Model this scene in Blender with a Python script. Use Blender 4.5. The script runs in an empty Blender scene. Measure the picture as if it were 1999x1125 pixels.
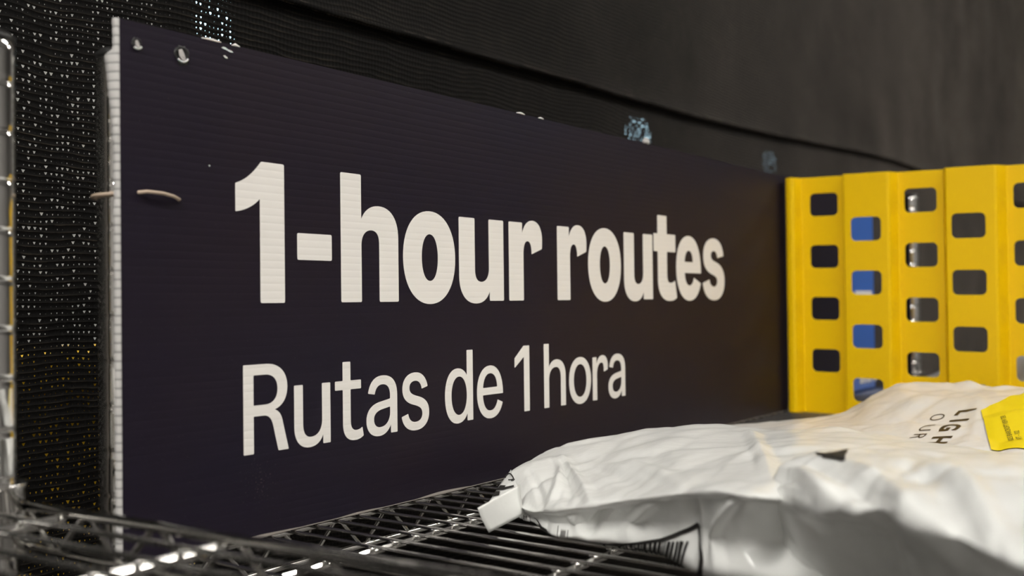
import bpy, bmesh, math, random
from mathutils import Vector, Matrix, noise
from mathutils.bvhtree import BVHTree

random.seed(7)
SC = bpy.context.scene
COL = SC.collection
ZC = 1.2            # lens height; everything below is in metres, sign plane along X

# ---------------------------------------------------------------- camera
def make_camera():
    yaw, pitch, roll = .9312, .0137, -.0119
    fw = Vector((math.sin(yaw)*math.cos(pitch), math.cos(yaw)*math.cos(pitch), math.sin(pitch)))
    r = Vector((math.cos(yaw), -math.sin(yaw), 0)); u = r.cross(fw)
    c, s = math.cos(roll), math.sin(roll)
    r2, u2 = c*r + s*u, -s*r + c*u
    cd = bpy.data.cameras.new('camera'); cam = bpy.data.objects.new('camera', cd); COL.objects.link(cam)
    cam.matrix_world = Matrix(((r2.x, u2.x, -fw.x, 0), (r2.y, u2.y, -fw.y, 0), (r2.z, u2.z, -fw.z, ZC), (0, 0, 0, 1)))
    cd.sensor_width = 36; cd.sensor_fit = 'HORIZONTAL'; cd.lens = 2000*36/1999
    cd.clip_start = .02; cd.clip_end = 60
    cd.dof.use_dof = True; cd.dof.focus_distance = .75; cd.dof.aperture_fstop = 6.2
    SC.camera = cam
make_camera()

# ---------------------------------------------------------------- world, exposure
W = bpy.data.worlds.new('world'); SC.world = W; W.use_nodes = True
W.node_tree.nodes['Background'].inputs[0].default_value = (.9, .93, 1, 1)
W.node_tree.nodes['Background'].inputs[1].default_value = .03
SC.view_settings.view_transform = 'Standard'; SC.view_settings.look = 'None'
SC.view_settings.exposure = .13; SC.view_settings.gamma = 1; SC.view_settings.use_curve_mapping = False
SC.cycles.use_denoising = True
SC.cycles.max_bounces = 8; SC.cycles.transparent_max_bounces = 12
SC.cycles.sample_clamp_indirect = 6
LAMP_RADIANCE = 28
LAMPS = [(-.3, -1.9), (2.25, -.75), (4.4, -.9), (-2.4, -2.2)]   # ceiling lamps of the front aisle
ADDED_KEY_LAMP = (-1.25, -.15, 2.75)                                     # unseen tube lamp, added to brighten faces turned to the near end
KEY_RADIANCE = 200
ADDED_REAR_LAMPS = [(.75, .98), (3.2, 1.2)]                             # unseen lamps, added to light the wall and tote behind the net

# ---------------------------------------------------------------- materials
def mat(name, col=(.5, .5, .5), rough=.5, metal=0, spec=.5, **kw):
    m = bpy.data.materials.new(name); m.use_nodes = True
    b = m.node_tree.nodes['Principled BSDF']
    b.inputs['Base Color'].default_value = (*col, 1); b.inputs['Roughness'].default_value = rough
    b.inputs['Metallic'].default_value = metal; b.inputs['Specular IOR Level'].default_value = spec
    for k, v in kw.items(): b.inputs[k].default_value = v
    return m
class NT:
    """small helper to write node maths"""
    def __init__(s, m): s.t = m.node_tree; s.b = s.t.nodes['Principled BSDF']
    def n(s, typ, **kw):
        x = s.t.nodes.new(typ)
        for k, v in kw.items(): setattr(x, k, v)
        return x
    def link(s, a, b): s.t.links.new(a, b)
    def m(s, op, *a):
        x = s.n('ShaderNodeMath', operation=op)
        for i, v in enumerate(a):
            if isinstance(v, (int, float)): x.inputs[i].default_value = v
            else: s.link(v, x.inputs[i])
        return x.outputs[0]
    def coord(s, kind='Object'): return s.n('ShaderNodeTexCoord').outputs[kind]
    def xyz(s, v):
        x = s.n('ShaderNodeSeparateXYZ'); s.link(v, x.inputs[0]); return x.outputs
    def noise(s, v, scale, detail=2, rough=.5, dims='3D'):
        x = s.n('ShaderNodeTexNoise', noise_dimensions=dims); x.inputs['Scale'].default_value = scale
        x.inputs['Detail'].default_value = detail; x.inputs['Roughness'].default_value = rough
        if v is not None: s.link(v, x.inputs['Vector'])
        return x.outputs['Fac']
    def ramp(s, f, stops):
        x = s.n('ShaderNodeValToRGB'); e = x.color_ramp.elements
        while len(e) < len(stops): e.new(.5)
        for k, (p, c) in enumerate(stops): e[k].position = p; e[k].color = (*c, 1)
        s.link(f, x.inputs[0]); return x.outputs[0]
    def bump(s, h, strength, dist):
        x = s.n('ShaderNodeBump'); x.inputs['Strength'].default_value = strength; x.inputs['Distance'].default_value = dist
        s.link(h, x.inputs['Height']); s.link(x.outputs[0], s.b.inputs['Normal'])

def m_concrete(name, a, b, scale=3):
    m = mat(name, a, .8); t = NT(m); f = t.noise(t.coord(), scale, 6, .6)
    t.link(t.ramp(f, [(.35, a), (.65, b)]), t.b.inputs['Base Color']); t.bump(f, .2, .01); return m
M_FLOOR = m_concrete('floor_concrete', (.07, .068, .065), (.11, .105, .10))
M_WALL = m_concrete('wall_paint', (.42, .41, .40), (.48, .47, .46), 1.5)
M_REARWALL = m_concrete('rear_wall_paint', (.62, .61, .58), (.68, .67, .64), 1.5)
M_CEIL = m_concrete('ceiling_paint', (.74, .74, .73), (.80, .80, .79), 1)

def m_chrome():
    m = mat('chrome', (.70, .69, .67), .16, 1); t = NT(m)
    f = t.noise(t.coord(), 30, 2)
    t.link(t.ramp(f, [(.3, (.05,)*3), (.75, (.08,)*3)]), t.b.inputs['Roughness'])
    return m
M_CHROME = m_chrome()
M_CAP = mat('black_plastic', (.012, .012, .012), .4)

def m_sign():
    m = mat('sign_print', (.012, .009, .016), .54, 0, .20); t = NT(m)
    o = t.coord(); x, y, z = t.xyz(o)
    n1 = t.noise(o, 9, 3)
    w = t.m('ADD', t.m('MULTIPLY', z, 2*math.pi/.0096), t.m('MULTIPLY', n1, 1.2))
    s1 = t.m('POWER', t.m('ABSOLUTE', t.m('SINE', w)), .45)
    h = t.m('ADD', s1, t.m('MULTIPLY', t.noise(o, 500, 2), .12))
    t.bump(h, .13, .0006)
    col = t.ramp(t.noise(o, 3.5, 3), [(.3, (.0050, .0036, .0135)), (.7, (.0115, .0062, .0110))])
    # settled dust: fine pale specks, thicker in one smear near the lower left
    sp = t.noise(o, 900, 1)
    dx = t.m('SUBTRACT', x, .098); dz = t.m('SUBTRACT', z, .034)
    dd = t.m('SQRT', t.m('ADD', t.m('POWER', t.m('MULTIPLY', dx, 1), 2), t.m('POWER', t.m('MULTIPLY', dz, .8), 2)))
    sm = t.m('MAXIMUM', t.m('SUBTRACT', 1, t.m('DIVIDE', dd, .022)), 0)
    thr = t.m('SUBTRACT', .775, t.m('MULTIPLY', sm, .14))
    k = t.m('GREATER_THAN', sp, thr)
    mx = t.n('ShaderNodeMix', data_type='RGBA'); t.link(t.m('MULTIPLY', k, .45), mx.inputs['Factor'])
    t.link(col, mx.inputs['A']); mx.inputs['B'].default_value = (.13, .105, .09, 1)
    t.link(mx.outputs['Result'], t.b.inputs['Base Color']); return m
M_SIGN = m_sign()
M_INK = None
def m_ink():
    m = mat('sign_white_ink', (.80, .775, .74), .4); t = NT(m); o = t.coord(); x, y, z = t.xyz(o)
    s1 = t.m('POWER', t.m('ABSOLUTE', t.m('SINE', t.m('MULTIPLY', z, 2*math.pi/.0096))), .45)
    t.bump(s1, .16, .0006)
    return m
M_INK = m_ink()
M_CORE = mat('white_corrugated_core', (.74, .73, .71), .45, **{'Subsurface Weight': .2, 'Subsurface Scale': .002})
def m_core():
    m = mat('flute_ends', (.46, .455, .45), .45); t = NT(m); x, y, z = t.xyz(t.coord())
    f = t.m('ABSOLUTE', t.m('SINE', t.m('MULTIPLY', z, math.pi/.0050)))
    t.link(t.ramp(f, [(.0, (.16, .155, .15)), (.35, (.40, .395, .385)), (.8, (.47, .46, .45))]), t.b.inputs['Base Color']); return m
M_FLUTE = m_core()
M_LIP = mat('tan_core', (.15, .135, .12), .6)  # darker tan tone of the core, used for the bottom lip
M_TORN = mat('torn_grey_core', (.42, .40, .39), .6)
M_TIE = mat('beige_tie_wire', (.42, .33, .25), .5)

def m_yellow():
    m = mat('yellow_paint', (.88, .56, .001), .36, 0, .32); t = NT(m)
    f = t.noise(t.coord(), 220, 3); t.bump(f, .05, .0008); return m
M_YELLOW = m_yellow()
M_YTOTE = mat('yellow_tote_plastic', (.85, .52, .01), .5)
M_BLUE = mat('blue_print', (.035, .13, .50), .4)
M_WHITE = mat('white_label', (.8, .79, .77), .5)
M_BLACK = mat('black_print', (.012, .011, .010), .6, 0, .3)
M_BROWNINK = mat('dark_brown_print', (.045, .028, .012), .4)
M_LABEL = mat('yellow_label', (.82, .63, .006), .4)
M_TEXT = mat('label_text', (.10, .075, .006), .5)

def m_poly(name, a, b, rough=.33, scale=18):
    m = mat(name, a, rough); t = NT(m); o = t.coord()
    t.link(t.ramp(t.noise(o, scale, 3), [(.35, a), (.7, b)]), t.b.inputs['Base Color'])
    n1 = t.noise(o, 34, 3, .55); r = t.m('ABSOLUTE', t.m('SUBTRACT', n1, .5))
    n2 = t.noise(o, 90, 3, .5); r2 = t.m('ABSOLUTE', t.m('SUBTRACT', n2, .5))
    t.bump(t.m('ADD', t.m('MULTIPLY', r, 1.6), t.m('MULTIPLY', r2, .25)), .14, .004)
    return m
M_BAG = m_poly('white_poly_mailer', (.77, .78, .76), (.73, .74, .72), .26)
M_BAGB = m_poly('warm_white_poly_mailer', (.69, .69, .675), (.75, .685, .60), .26, 11)
M_BAGG = m_poly('grey_poly_bag', (.30, .30, .31), (.36, .36, .36), .4)

def m_net():
    m = mat('black_knit', (.02, .018, .016), .8, 0, .12, **{'Sheen Weight': .45, 'Sheen Roughness': .28, 'Sheen Tint': (1, .86, .74, 1)})
    t = NT(m); o = t.coord(); x, y, z = t.xyz(o)
    n0 = t.noise(o, 7, 3); n1 = t.noise(o, 60, 2)
    zz = t.m('ADD', z, t.m('ADD', t.m('MULTIPLY', n0, .02), t.m('MULTIPLY', n1, .0016)))
    v = t.m('DIVIDE', zz, .0050); row = t.m('FLOOR', v); fv = t.m('FRACT', v)
    rowoff = t.m('FRACT', t.m('MULTIPLY', t.m('SINE', t.m('MULTIPLY', row, 12.9898)), 43.7))
    u = t.m('ADD', t.m('DIVIDE', t.m('ADD', x, t.m('MULTIPLY', n1, .002)), .0042), t.m('MULTIPLY', rowoff, .35)); cell = t.m('FLOOR', u); fu = t.m('FRACT', u)
    wn = t.n('ShaderNodeTexWhiteNoise', noise_dimensions='2D')
    cb = t.n('ShaderNodeCombineXYZ'); t.link(cell, cb.inputs[0]); t.link(row, cb.inputs[1]); t.link(cb.outputs[0], wn.inputs['Vector'])
    rnd = wn.outputs['Value']
    # how far the knit is pulled open: most near the shelf post, three stretched spots further along
    n2 = t.noise(o, 16, 2)
    open_ = t.m('MULTIPLY', t.m('MINIMUM', t.m('MAXIMUM', t.m('DIVIDE', t.m('SUBTRACT', .56, x), .14), 0), 1), .85)
    for cx_, cz_, r_ in ((.528, ZC+.231, .022), (1.222, ZC+.226, .026), (1.69, ZC+.236, .022)):
        d = t.m('SQRT', t.m('ADD', t.m('POWER', t.m('MULTIPLY', t.m('SUBTRACT', x, cx_), .7), 2), t.m('POWER', t.m('SUBTRACT', z, cz_), 2)))
        open_ = t.m('MAXIMUM', open_, t.m('MULTIPLY', t.m('LESS_THAN', d, r_), .62))
    size = t.m('MULTIPLY', t.m('MULTIPLY', open_, t.m('ADD', .5, n2)), t.m('POWER', rnd, 2.2))
    tall = t.m('ADD', .12, t.m('MULTIPLY', size, .38))
    fa = t.m('DIVIDE', t.m('SUBTRACT', fv, .3), tall)
    inside = t.m('MULTIPLY', t.m('GREATER_THAN', fa, 0), t.m('LESS_THAN', fa, 1))
    narrow = t.m('LESS_THAN', t.m('ABSOLUTE', t.m('SUBTRACT', fu, .5)), t.m('MULTIPLY', t.m('MULTIPLY', size, .42), t.m('ADD', .25, t.m('MULTIPLY', fa, .75))))
    hole = t.m('MULTIPLY', inside, narrow)
    # rows of loops: glint painted pale on each course, gap shade painted dark between
    prof = t.m('ABSOLUTE', t.m('SINE', t.m('MULTIPLY', v, math.pi)))
    stitch = t.m('ABSOLUTE', t.m('SINE', t.m('MULTIPLY', u, math.pi*1.0)))
    h = t.m('ADD', t.m('SUBTRACT', 1, t.m('POWER', prof, .7)), t.m('MULTIPLY', stitch, .35))
    t.bump(h, .4, .0020)
    t.link(t.m('MULTIPLY', t.m('ADD', .25, t.m('MULTIPLY', t.noise(o, 5, 4, .65), 1.5)), .36), t.b.inputs['Sheen Weight'])
    f = t.m('MULTIPLY', t.m('SUBTRACT', 1, prof), t.m('ADD', .35, t.m('MULTIPLY', n1, 1.0)))
    t.link(t.ramp(f, [(.0, (.0012, .0010, .0009)), (.5, (.002, .0017, .0014)), (.75, (.006, .005, .004)), (1, (.030, .024, .017))]), t.b.inputs['Base Color'])
    tr = t.n('ShaderNodeBsdfTransparent'); mx = t.n('ShaderNodeMixShader')
    t.link(hole, mx.inputs[0]); t.link(t.b.outputs[0], mx.inputs[1]); t.link(tr.outputs[0], mx.inputs[2])
    out = [n for n in t.t.nodes if n.type == 'OUTPUT_MATERIAL'][0]; t.link(mx.outputs[0], out.inputs[0])
    return m
M_NET = m_net()

def emis(name, col, s):
    m = mat(name, (.8, .8, .8)); b = m.node_tree.nodes['Principled BSDF']
    b.inputs['Emission Color'].default_value = (*col, 1); b.inputs['Emission Strength'].default_value = s; return m
M_LAMP = emis('lamp_diffuser', (1, .955, .89), LAMP_RADIANCE)
M_LAMPREAR = emis('added_rear_diffuser', (1, .97, .93), 26)
M_KEY = emis('added_key_glow', (1, .965, .91), KEY_RADIANCE)
M_LED = emis('cool_led', (.55, .85, 1), 5)
M_LEDDIM = emis('cool_led_dim', (.5, .8, 1), 1.2)
M_HOUSING = mat('lamp_housing', (.7, .7, .7), .4)

# ---------------------------------------------------------------- mesh helpers
def link_mesh(name, bm, m, parent=None, smooth=False):
    me = bpy.data.meshes.new(name); bm.normal_update(); bm.to_mesh(me); bm.free()
    if smooth:
        for p in me.polygons: p.use_smooth = True
    me.materials.append(m); o = bpy.data.objects.new(name, me); COL.objects.link(o)
    if parent: o.parent = parent; o.matrix_parent_inverse = Matrix()
    return o
def empty(name, label, cat, loc=(0, 0, 0), rz=0, group=None):
    o = bpy.data.objects.new(name, None); COL.objects.link(o); o.location = loc; o.rotation_euler = (0, 0, rz)
    o.empty_display_size = .05
    return tag(o, label, cat, group)
def tag(o, label, cat, group=None):
    o['label'] = label; o['category'] = cat
    if group: o['group'] = group
    return o
def box(bm, lo, hi, rot=None):
    r = bmesh.ops.create_cube(bm, size=1)
    c = [(a+b)/2 for a, b in zip(lo, hi)]; s = [b-a for a, b in zip(lo, hi)]
    for v in r['verts']: v.co = Vector((v.co.x*s[0]+c[0], v.co.y*s[1]+c[1], v.co.z*s[2]+c[2]))
    return r['verts']
def tube(bm, pts, r, n=10, caps=True):
    pts = [Vector(p) for p in pts]; rings = []; up = None
    for i, p in enumerate(pts):
        d = (pts[min(i+1, len(pts)-1)] - pts[max(i-1, 0)]).normalized()
        if up is None: up = Vector((0, 0, 1)) if abs(d.z) < .9 else Vector((1, 0, 0))
        s = d.cross(up).normalized(); up = s.cross(d).normalized()
        rr = r[i] if isinstance(r, (list, tuple)) else r
        rings.append([bm.verts.new(p + rr*(math.cos(2*math.pi*k/n)*s + math.sin(2*math.pi*k/n)*up)) for k in range(n)])
    for a, b in zip(rings, rings[1:]):
        for k in range(n): bm.faces.new((a[k], a[(k+1) % n], b[(k+1) % n], b[k]))
    if caps: bm.faces.new(rings[0][::-1]); bm.faces.new(rings[-1])
def lathe(bm, prof, n=32, c=(0, 0)):
    rings = [[bm.verts.new((c[0]+r*math.cos(2*math.pi*k/n), c[1]+r*math.sin(2*math.pi*k/n), z)) for k in range(n)] for r, z in prof]
    for a, b in zip(rings, rings[1:]):
        for k in range(n): bm.faces.new((a[k], a[(k+1) % n], b[(k+1) % n], b[k]))
    bm.faces.new(rings[0][::-1]); bm.faces.new(rings[-1])
def blob(bm, c, s, sub=2):
    r = bmesh.ops.create_icosphere(bm, subdivisions=sub, radius=1)
    for v in r['verts']: v.co = Vector((v.co.x*s[0]+c[0], v.co.y*s[1]+c[1], v.co.z*s[2]+c[2]))
def structure(name, bm, m):
    o = link_mesh(name, bm, m); o['kind'] = 'structure'; return o
def edge_bevel(o, w, seg=2, ang=40):
    b = o.modifiers.new('bevel', 'BEVEL'); b.width = w; b.segments = seg; b.limit_method = 'ANGLE'; b.angle_limit = math.radians(ang)

# ---------------------------------------------------------------- room
X0, X1, Y0, Y1, ZH = -4, 8, -4, 2.6, 3.3
bm = bmesh.new(); box(bm, (X0, Y0, -.1), (X1, Y1, 0)); structure('floor', bm, M_FLOOR)
bm = bmesh.new(); box(bm, (X0, Y0, ZH), (X1, Y1, ZH+.1)); structure('ceiling', bm, M_CEIL)
bm = bmesh.new(); box(bm, (X0, Y1, 0), (X1, Y1+.1, ZH)); structure('wall_back', bm, M_REARWALL)
bm = bmesh.new(); box(bm, (X0, Y0-.1, 0), (X1, Y0, ZH)); structure('wall_front', bm, M_WALL)
bm = bmesh.new(); box(bm, (X0-.1, Y0, 0), (X0, Y1, ZH)); structure('wall_left', bm, M_WALL)
bm = bmesh.new(); box(bm, (X1, Y0, 0), (X1+.1, Y1, ZH)); structure('wall_right', bm, M_WALL)

def ceiling_lamp(x, y, m, label, group):
    e = empty('ceiling_lamp', label, 'lamp', (x, y, ZH), 0, group)
    bm = bmesh.new(); box(bm, (-.62, -.17, -.05), (.62, .17, 0)); link_mesh('housing', bm, M_HOUSING, e)
    bm = bmesh.new(); box(bm, (-.6, -.15, -.062), (.6, .15, -.0505)); link_mesh('diffuser', bm, m, e)
def added_tube_lamp(x, y, z, label):
    e = empty('added_key_lamp', label, 'lamp', (x, y, z))
    bm = bmesh.new(); tube(bm, [(-.6, 0, 0), (.6, 0, 0)], .032, 24); link_mesh('light_tube', bm, M_KEY, e, True)
    for sy in (-1, 1):
        bm = bmesh.new(); tube(bm, [(sy*.601, 0, 0), (sy*.64, 0, 0)], .035, 24); link_mesh('end_cap', bm, M_HOUSING, e, True)
        bm = bmesh.new(); tube(bm, [(sy*.62, 0, .03), (sy*.62, 0, ZH-z)], .003, 8); link_mesh('hanging_wire', bm, M_HOUSING, e, True)
added_tube_lamp(*ADDED_KEY_LAMP, 'added unseen white tube lamp, key light over the near end of the shelves')
for x, y in LAMPS: ceiling_lamp(x, y, M_LAMP, 'long warm white ceiling lamp over the aisle in front of the shelves', 'ceiling lamps over the front aisle')
for x, y in ADDED_REAR_LAMPS: ceiling_lamp(x, y, M_LAMPREAR, 'added unseen white ceiling lamp lighting the wall and tote behind the black netting', 'added ceiling lamps behind the netting')

# ---------------------------------------------------------------- netting
NY = .70
def seam_z(x):
    t = min(max((x-1.2)/1.3, 0), 1); return ZC + .275 + .045*t*t*(3-2*t)
def ripple(x, z):
    return .006*math.sin(2.3*x+.8*z) + .004*math.sin(5.1*x-1.7*z+1) + .0025*noise.noise(Vector((x*7, z*6, 3)))
def sheet(x0, x1, nx, zf, nz, yf):
    bm = bmesh.new(); g = []
    for i in range(nx+1):
        x = x0+(x1-x0)*i/nx; col = []
        for j in range(nz+1):
            z = zf(x, j/nz); col.append(bm.verts.new((x, yf(x, z, j/nz), z)))
        g.append(col)
    for i in range(nx):
        for j in range(nz): bm.faces.new((g[i][j], g[i+1][j], g[i+1][j+1], g[i][j+1]))
    return bm
net = empty('shade_net', 'black knitted shade netting hanging across the whole background behind the sign', 'netting')
o = link_mesh('lower_panel', sheet(-1.5, 6.5, 260, lambda x, t: .02+(seam_z(x)+.012-.02)*t, 120, lambda x, z, t: NY+ripple(x, z)), M_NET, net, True)
def up_y(x, z, t):
    d = z-seam_z(x); return NY+ripple(x, z)-.005*math.exp(-max(d, 0)/.02)-.002
o = link_mesh('upper_panel', sheet(-1.5, 6.5, 260, lambda x, t: seam_z(x)-.004+(ZH-.02-seam_z(x))*(t**2.2), 90, up_y), M_NET, net, True)
bm = bmesh.new()
tube(bm, [(x, NY+ripple(x, seam_z(x))-.006, seam_z(x)-.003+.0015*noise.noise(Vector((x*9, 0, 0)))) for x in [-1.5+.04*k for k in range(200)]], .0028, 8)
link_mesh('seam', bm, M_NET, net, True)['label'] = 'rolled dark seam between the two net panels'

# ---------------------------------------------------------------- things glimpsed through the netting
e = empty('tote', 'yellow plastic tote glimpsed through the net at the lower left', 'tote', (.78, 1.45, 0))
zt = ZC-.063
bm = bmesh.new(); box(bm, (-.3, -.14, zt-.36), (.22, .14, zt-.02))
for v in bm.verts:
    if v.co.z < zt-.2: v.co.x *= .94; v.co.y *= .94
o = link_mesh('body', bm, M_YTOTE, e); edge_bevel(o, .015)
bm = bmesh.new(); box(bm, (-.31, -.15, zt-.05), (.23, .15, zt)); o = link_mesh('rim', bm, M_YTOTE, e); edge_bevel(o, .006)
e = empty('cart', 'grey cart carrying the yellow tote behind the net', 'cart', (.74, 1.45, 0))
bm = bmesh.new(); box(bm, (-.4, -.18, zt-.40), (.4, .18, zt-.36)); link_mesh('platform', bm, M_HOUSING, e)
for sx in (-1, 1):
    for sy in (-1, 1):
        bm = bmesh.new(); tube(bm, [(sx*.36, sy*.15, 0), (sx*.36, sy*.15, zt-.40)], .014); link_mesh('leg', bm, M_HOUSING, e)
def led(x, y, z, w, h, m, label):
    e = empty('led_lamp', label, 'lamp', (x, y, z), 0, 'cool lamps behind the netting')
    bm = bmesh.new(); box(bm, (-w, 0, -h), (w, .05, h)); o = link_mesh('housing', bm, M_CAP, e); edge_bevel(o, .01)
    bm = bmesh.new(); box(bm, (-w*.9, -.006, -h*.9), (w*.9, -.0005, h*.9)); link_mesh('lens', bm, m, e)
    bm = bmesh.new(); tube(bm, [(0, .03, h*.5), (0, .03, ZH-z)], .008); link_mesh('hanging_rod', bm, M_CAP, e)
led(1.02, 1.3, ZC+.423, .075, .075, M_LED, 'cool white lamp glinting through the net above the left part of the sign')
led(2.106, 1.2, ZC+.400, .16, .08, M_LED, 'cool bluish lamp glinting through the net above the word routes')
led(2.657, 1.1, ZC+.375, .14, .06, M_LEDDIM, 'faint cool lamp glinting through the net left of the yellow divider')

# ---------------------------------------------------------------- wire shelving
def post_profile(zb, zt, r=.0127):
    p = [(r*.9, zb), (r, zb+.002)]; z = zt-.0254*int((zt-zb)/.0254)+.004
    while z < zt-.02:
        p += [(r, z-.0040), (r, z-.0016), (r*.975, z-.0010), (r*.975, z+.0004), (r, z+.0010), (r, z+.0034)]; z += .0254
    return p+[(r, zt-.006), (r, zt-.0015), (r*.9, zt)]
def truss(parent, a, b, zt, zb, rt=.0028, rb=.0024, name='frame_rail', pitch=.050):
    a, b = Vector(a), Vector(b)
    bm = bmesh.new(); tube(bm, [(a.x, a.y, zt), (b.x, b.y, zt)], rt, 14); top = link_mesh(name, bm, M_CHROME, parent, True)
    bm = bmesh.new(); tube(bm, [(a.x, a.y, zb), (b.x, b.y, zb)], rb, 12); link_mesh(name, bm, M_CHROME, parent, True)
    n = max(2, int((b-a).length/(pitch/2))); bm = bmesh.new(); pts = []
    for k in range(n+1):
        p = a.lerp(b, k/n); z = zt-.001 if k % 2 == 0 else zb+.001
        q = a.lerp(b, max(0, min(1, (k-.12)/n))); s = a.lerp(b, max(0, min(1, (k+.12)/n)))
        pts += [(q.x, q.y, z), (s.x, s.y, z)]
    tube(bm, pts, .0017, 8); link_mesh('truss_wire', bm, M_CHROME, parent, True)
def shelf(name, label, loc, rz, corners, zs, pt, wires_x, ya, yb, rods_y, rail_off=(0, 0), posts=True, wire_r=.0013, rods_x=None, rod_r=.0021):
    """corners: post centres (local), zs: top of the deck, pt: top of the posts"""
    e = empty(name, label, 'shelf', loc, rz, )
    collar_top = zs+.010
    for (x, y, pt) in [(*c, pt)[:3] for c in corners]:
        bm = bmesh.new(); lathe(bm, post_profile(.012, pt), 36, (x, y)); p = link_mesh('post', bm, M_CHROME, e, True)
        bm = bmesh.new(); lathe(bm, [(.0118, pt-.001), (.0128, pt+.0002), (.0128, pt+.002), (.010, pt+.0045), (.004, pt+.0052)], 32, (x, y)); link_mesh('cap', bm, M_CAP, p, True)
        bm = bmesh.new(); lathe(bm, [(.0129, zs-.026), (.0185, zs-.026), (.0192, zs-.024), (.0168, collar_top-.003), (.0178, collar_top-.001), (.0175, collar_top), (.0129, collar_top)], 40, (x, y)); link_mesh('corner_collar', bm, M_CHROME, p, True)
        bm = bmesh.new(); lathe(bm, [(.016, 0), (.018, .002), (.012, .012), (.008, .014)], 24, (x, y)); link_mesh('foot', bm, M_CAP, p, True)
    xs = [c[0] for c in corners]; ys = [c[1] for c in corners]
    xl, xr, yl, yr = min(xs), max(xs), min(ys), max(ys)
    ox, oy = rail_off; zt, zb = zs-.0005, zs-.0225
    truss(e, (xr+ox, yr-.014), (xr+ox, yl+.014), zt-.0015, zb)
    truss(e, (xl-ox, yr-.014), (xl-ox, yl+.014), zt-.0015, zb)
    zt2 = zs-.0062
    truss(e, (xl+.014, yr+oy), (xr-.014, yr+oy), zt2, zb-.006, .0024, .0022)
    truss(e, (xl+.014, yl-oy), (xr-.014, yl-oy), zt2, zb-.006, .0024, .0022)
    bm = bmesh.new()
    for x in wires_x:
        tube(bm, [(x, ya+.004, zs-.012), (x, ya+.0035, zs-.005), (x, ya+.001, zs-.0022), (x, ya-.004, zs-wire_r), (x, yb+.004, zs-wire_r), (x, yb-.001, zs-.0022), (x, yb-.0035, zs-.005), (x, yb-.004, zs-.012)], wire_r, 10)
    link_mesh('wire_deck', bm, M_CHROME, e, True)
    x_a, x_b = rods_x or (xl, xr)
    for y in rods_y:
        bm = bmesh.new(); zr = zs-2*wire_r-rod_r+.0003           # bar shaped hexagonal, facets angled to catch broad lamp highlights, soft edges
        ring = []
        for k in range(6):
            for da in (-24, -12, 0, 12, 24):
                if abs(da) == 12: continue
                a = math.radians(180-40+60*k+da); ring.append((rod_r*math.cos(a)/math.cos(math.radians(da))*math.cos(math.radians(24)), rod_r*math.sin(a)/math.cos(math.radians(da))*math.cos(math.radians(24))))
        ends = [[bm.verts.new((xx, y+p, zr+q)) for p, q in ring] for xx in (x_a, x_b)]; n = len(ring)
        for k in range(n): bm.faces.new((ends[0][k], ends[0][(k+1) % n], ends[1][(k+1) % n], ends[1][k]))
        bm.faces.new(ends[0][::-1]); bm.faces.new(ends[1]); bmesh.ops.recalc_face_normals(bm, faces=bm.faces)
        flat_faces = len(bm.faces)
        for x in wires_x:
            blob(bm, (x+.0004, y+.001, zs-2*wire_r+.0001), (.0026, .0042, .0017))
        bm.faces.ensure_lookup_table()
        for f in bm.faces[flat_faces:]: f.smooth = True
        link_mesh('cross_rod', bm, M_CHROME, e)
    return e
ZB = ZC-.1455
BX0, BX1, BYR, BYF = .338, 1.940, .531, -.085
wx = [.4277+.0193*k for k in range(-4, 79)]; wx = [x for x in wx if BX0+.004 < x < BX1-.004]
sb = shelf('wire_shelf', 'long chrome wire shelf with the dark sign and white mailers standing on it', (0, 0, 0), 0,
      [(BX0, BYR), (BX1, BYR, ZC+.184), (BX0, BYF), (BX1, BYF, ZC+.184)], ZB, ZC+.143, wx, BYR+.003, BYF-.003, [.4403, .3178, .195, .073, -.03], (0, 0))
# a second deck lower down on the same posts
bm = bmesh.new()
for x in wx: tube(bm, [(x, BYR, .62), (x, BYF, .62)], .0015, 6)
for y in (.44, .318, .195, .073): tube(bm, [(BX0, y, .6165), (BX1, y, .6165)], .0021, 6)
for a, b in (((BX0, BYR), (BX1, BYR)), ((BX0, BYF), (BX1, BYF)), ((BX0, BYR), (BX0, BYF)), ((BX1, BYR), (BX1, BYF))):
    for z in (.616, .595): tube(bm, [(*a, z), (*b, z)], .0026, 8)
link_mesh('lower_wire_deck', bm, M_CHROME, sb, True)
ZA = ZC-.0990
wa = [-.0118-.0212*k for k in range(0, 56)]
sa = shelf('wire_shelf', 'chrome wire shelf corner with a bare deck at the lower left of the sign', (.2605, .526, 0), math.radians(4.2),
      [(0, 0), (-1.215, 0), (0, -.612), (-1.215, -.612)], ZA, ZC+.137, wa, .002, -.614, [-.0445, -.1585, -.28, -.40, -.52], (.0105, 0), rods_x=(-1.21, .010), wire_r=.0015, rod_r=.0031)

# ---------------------------------------------------------------- sign
SX, SY, SL, SH = .3228, .5102, 1.22, .3048
sign = empty('route_sign', 'dark navy sign with white English and Spanish route lettering standing on the shelf', 'sign', (SX, SY, ZB+.0005))
TH = .0042
bm = bmesh.new()
box(bm, (.0012, 0, 0), (SL, TH, SH)); o = link_mesh('board', bm, M_SIGN, sign)
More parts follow.
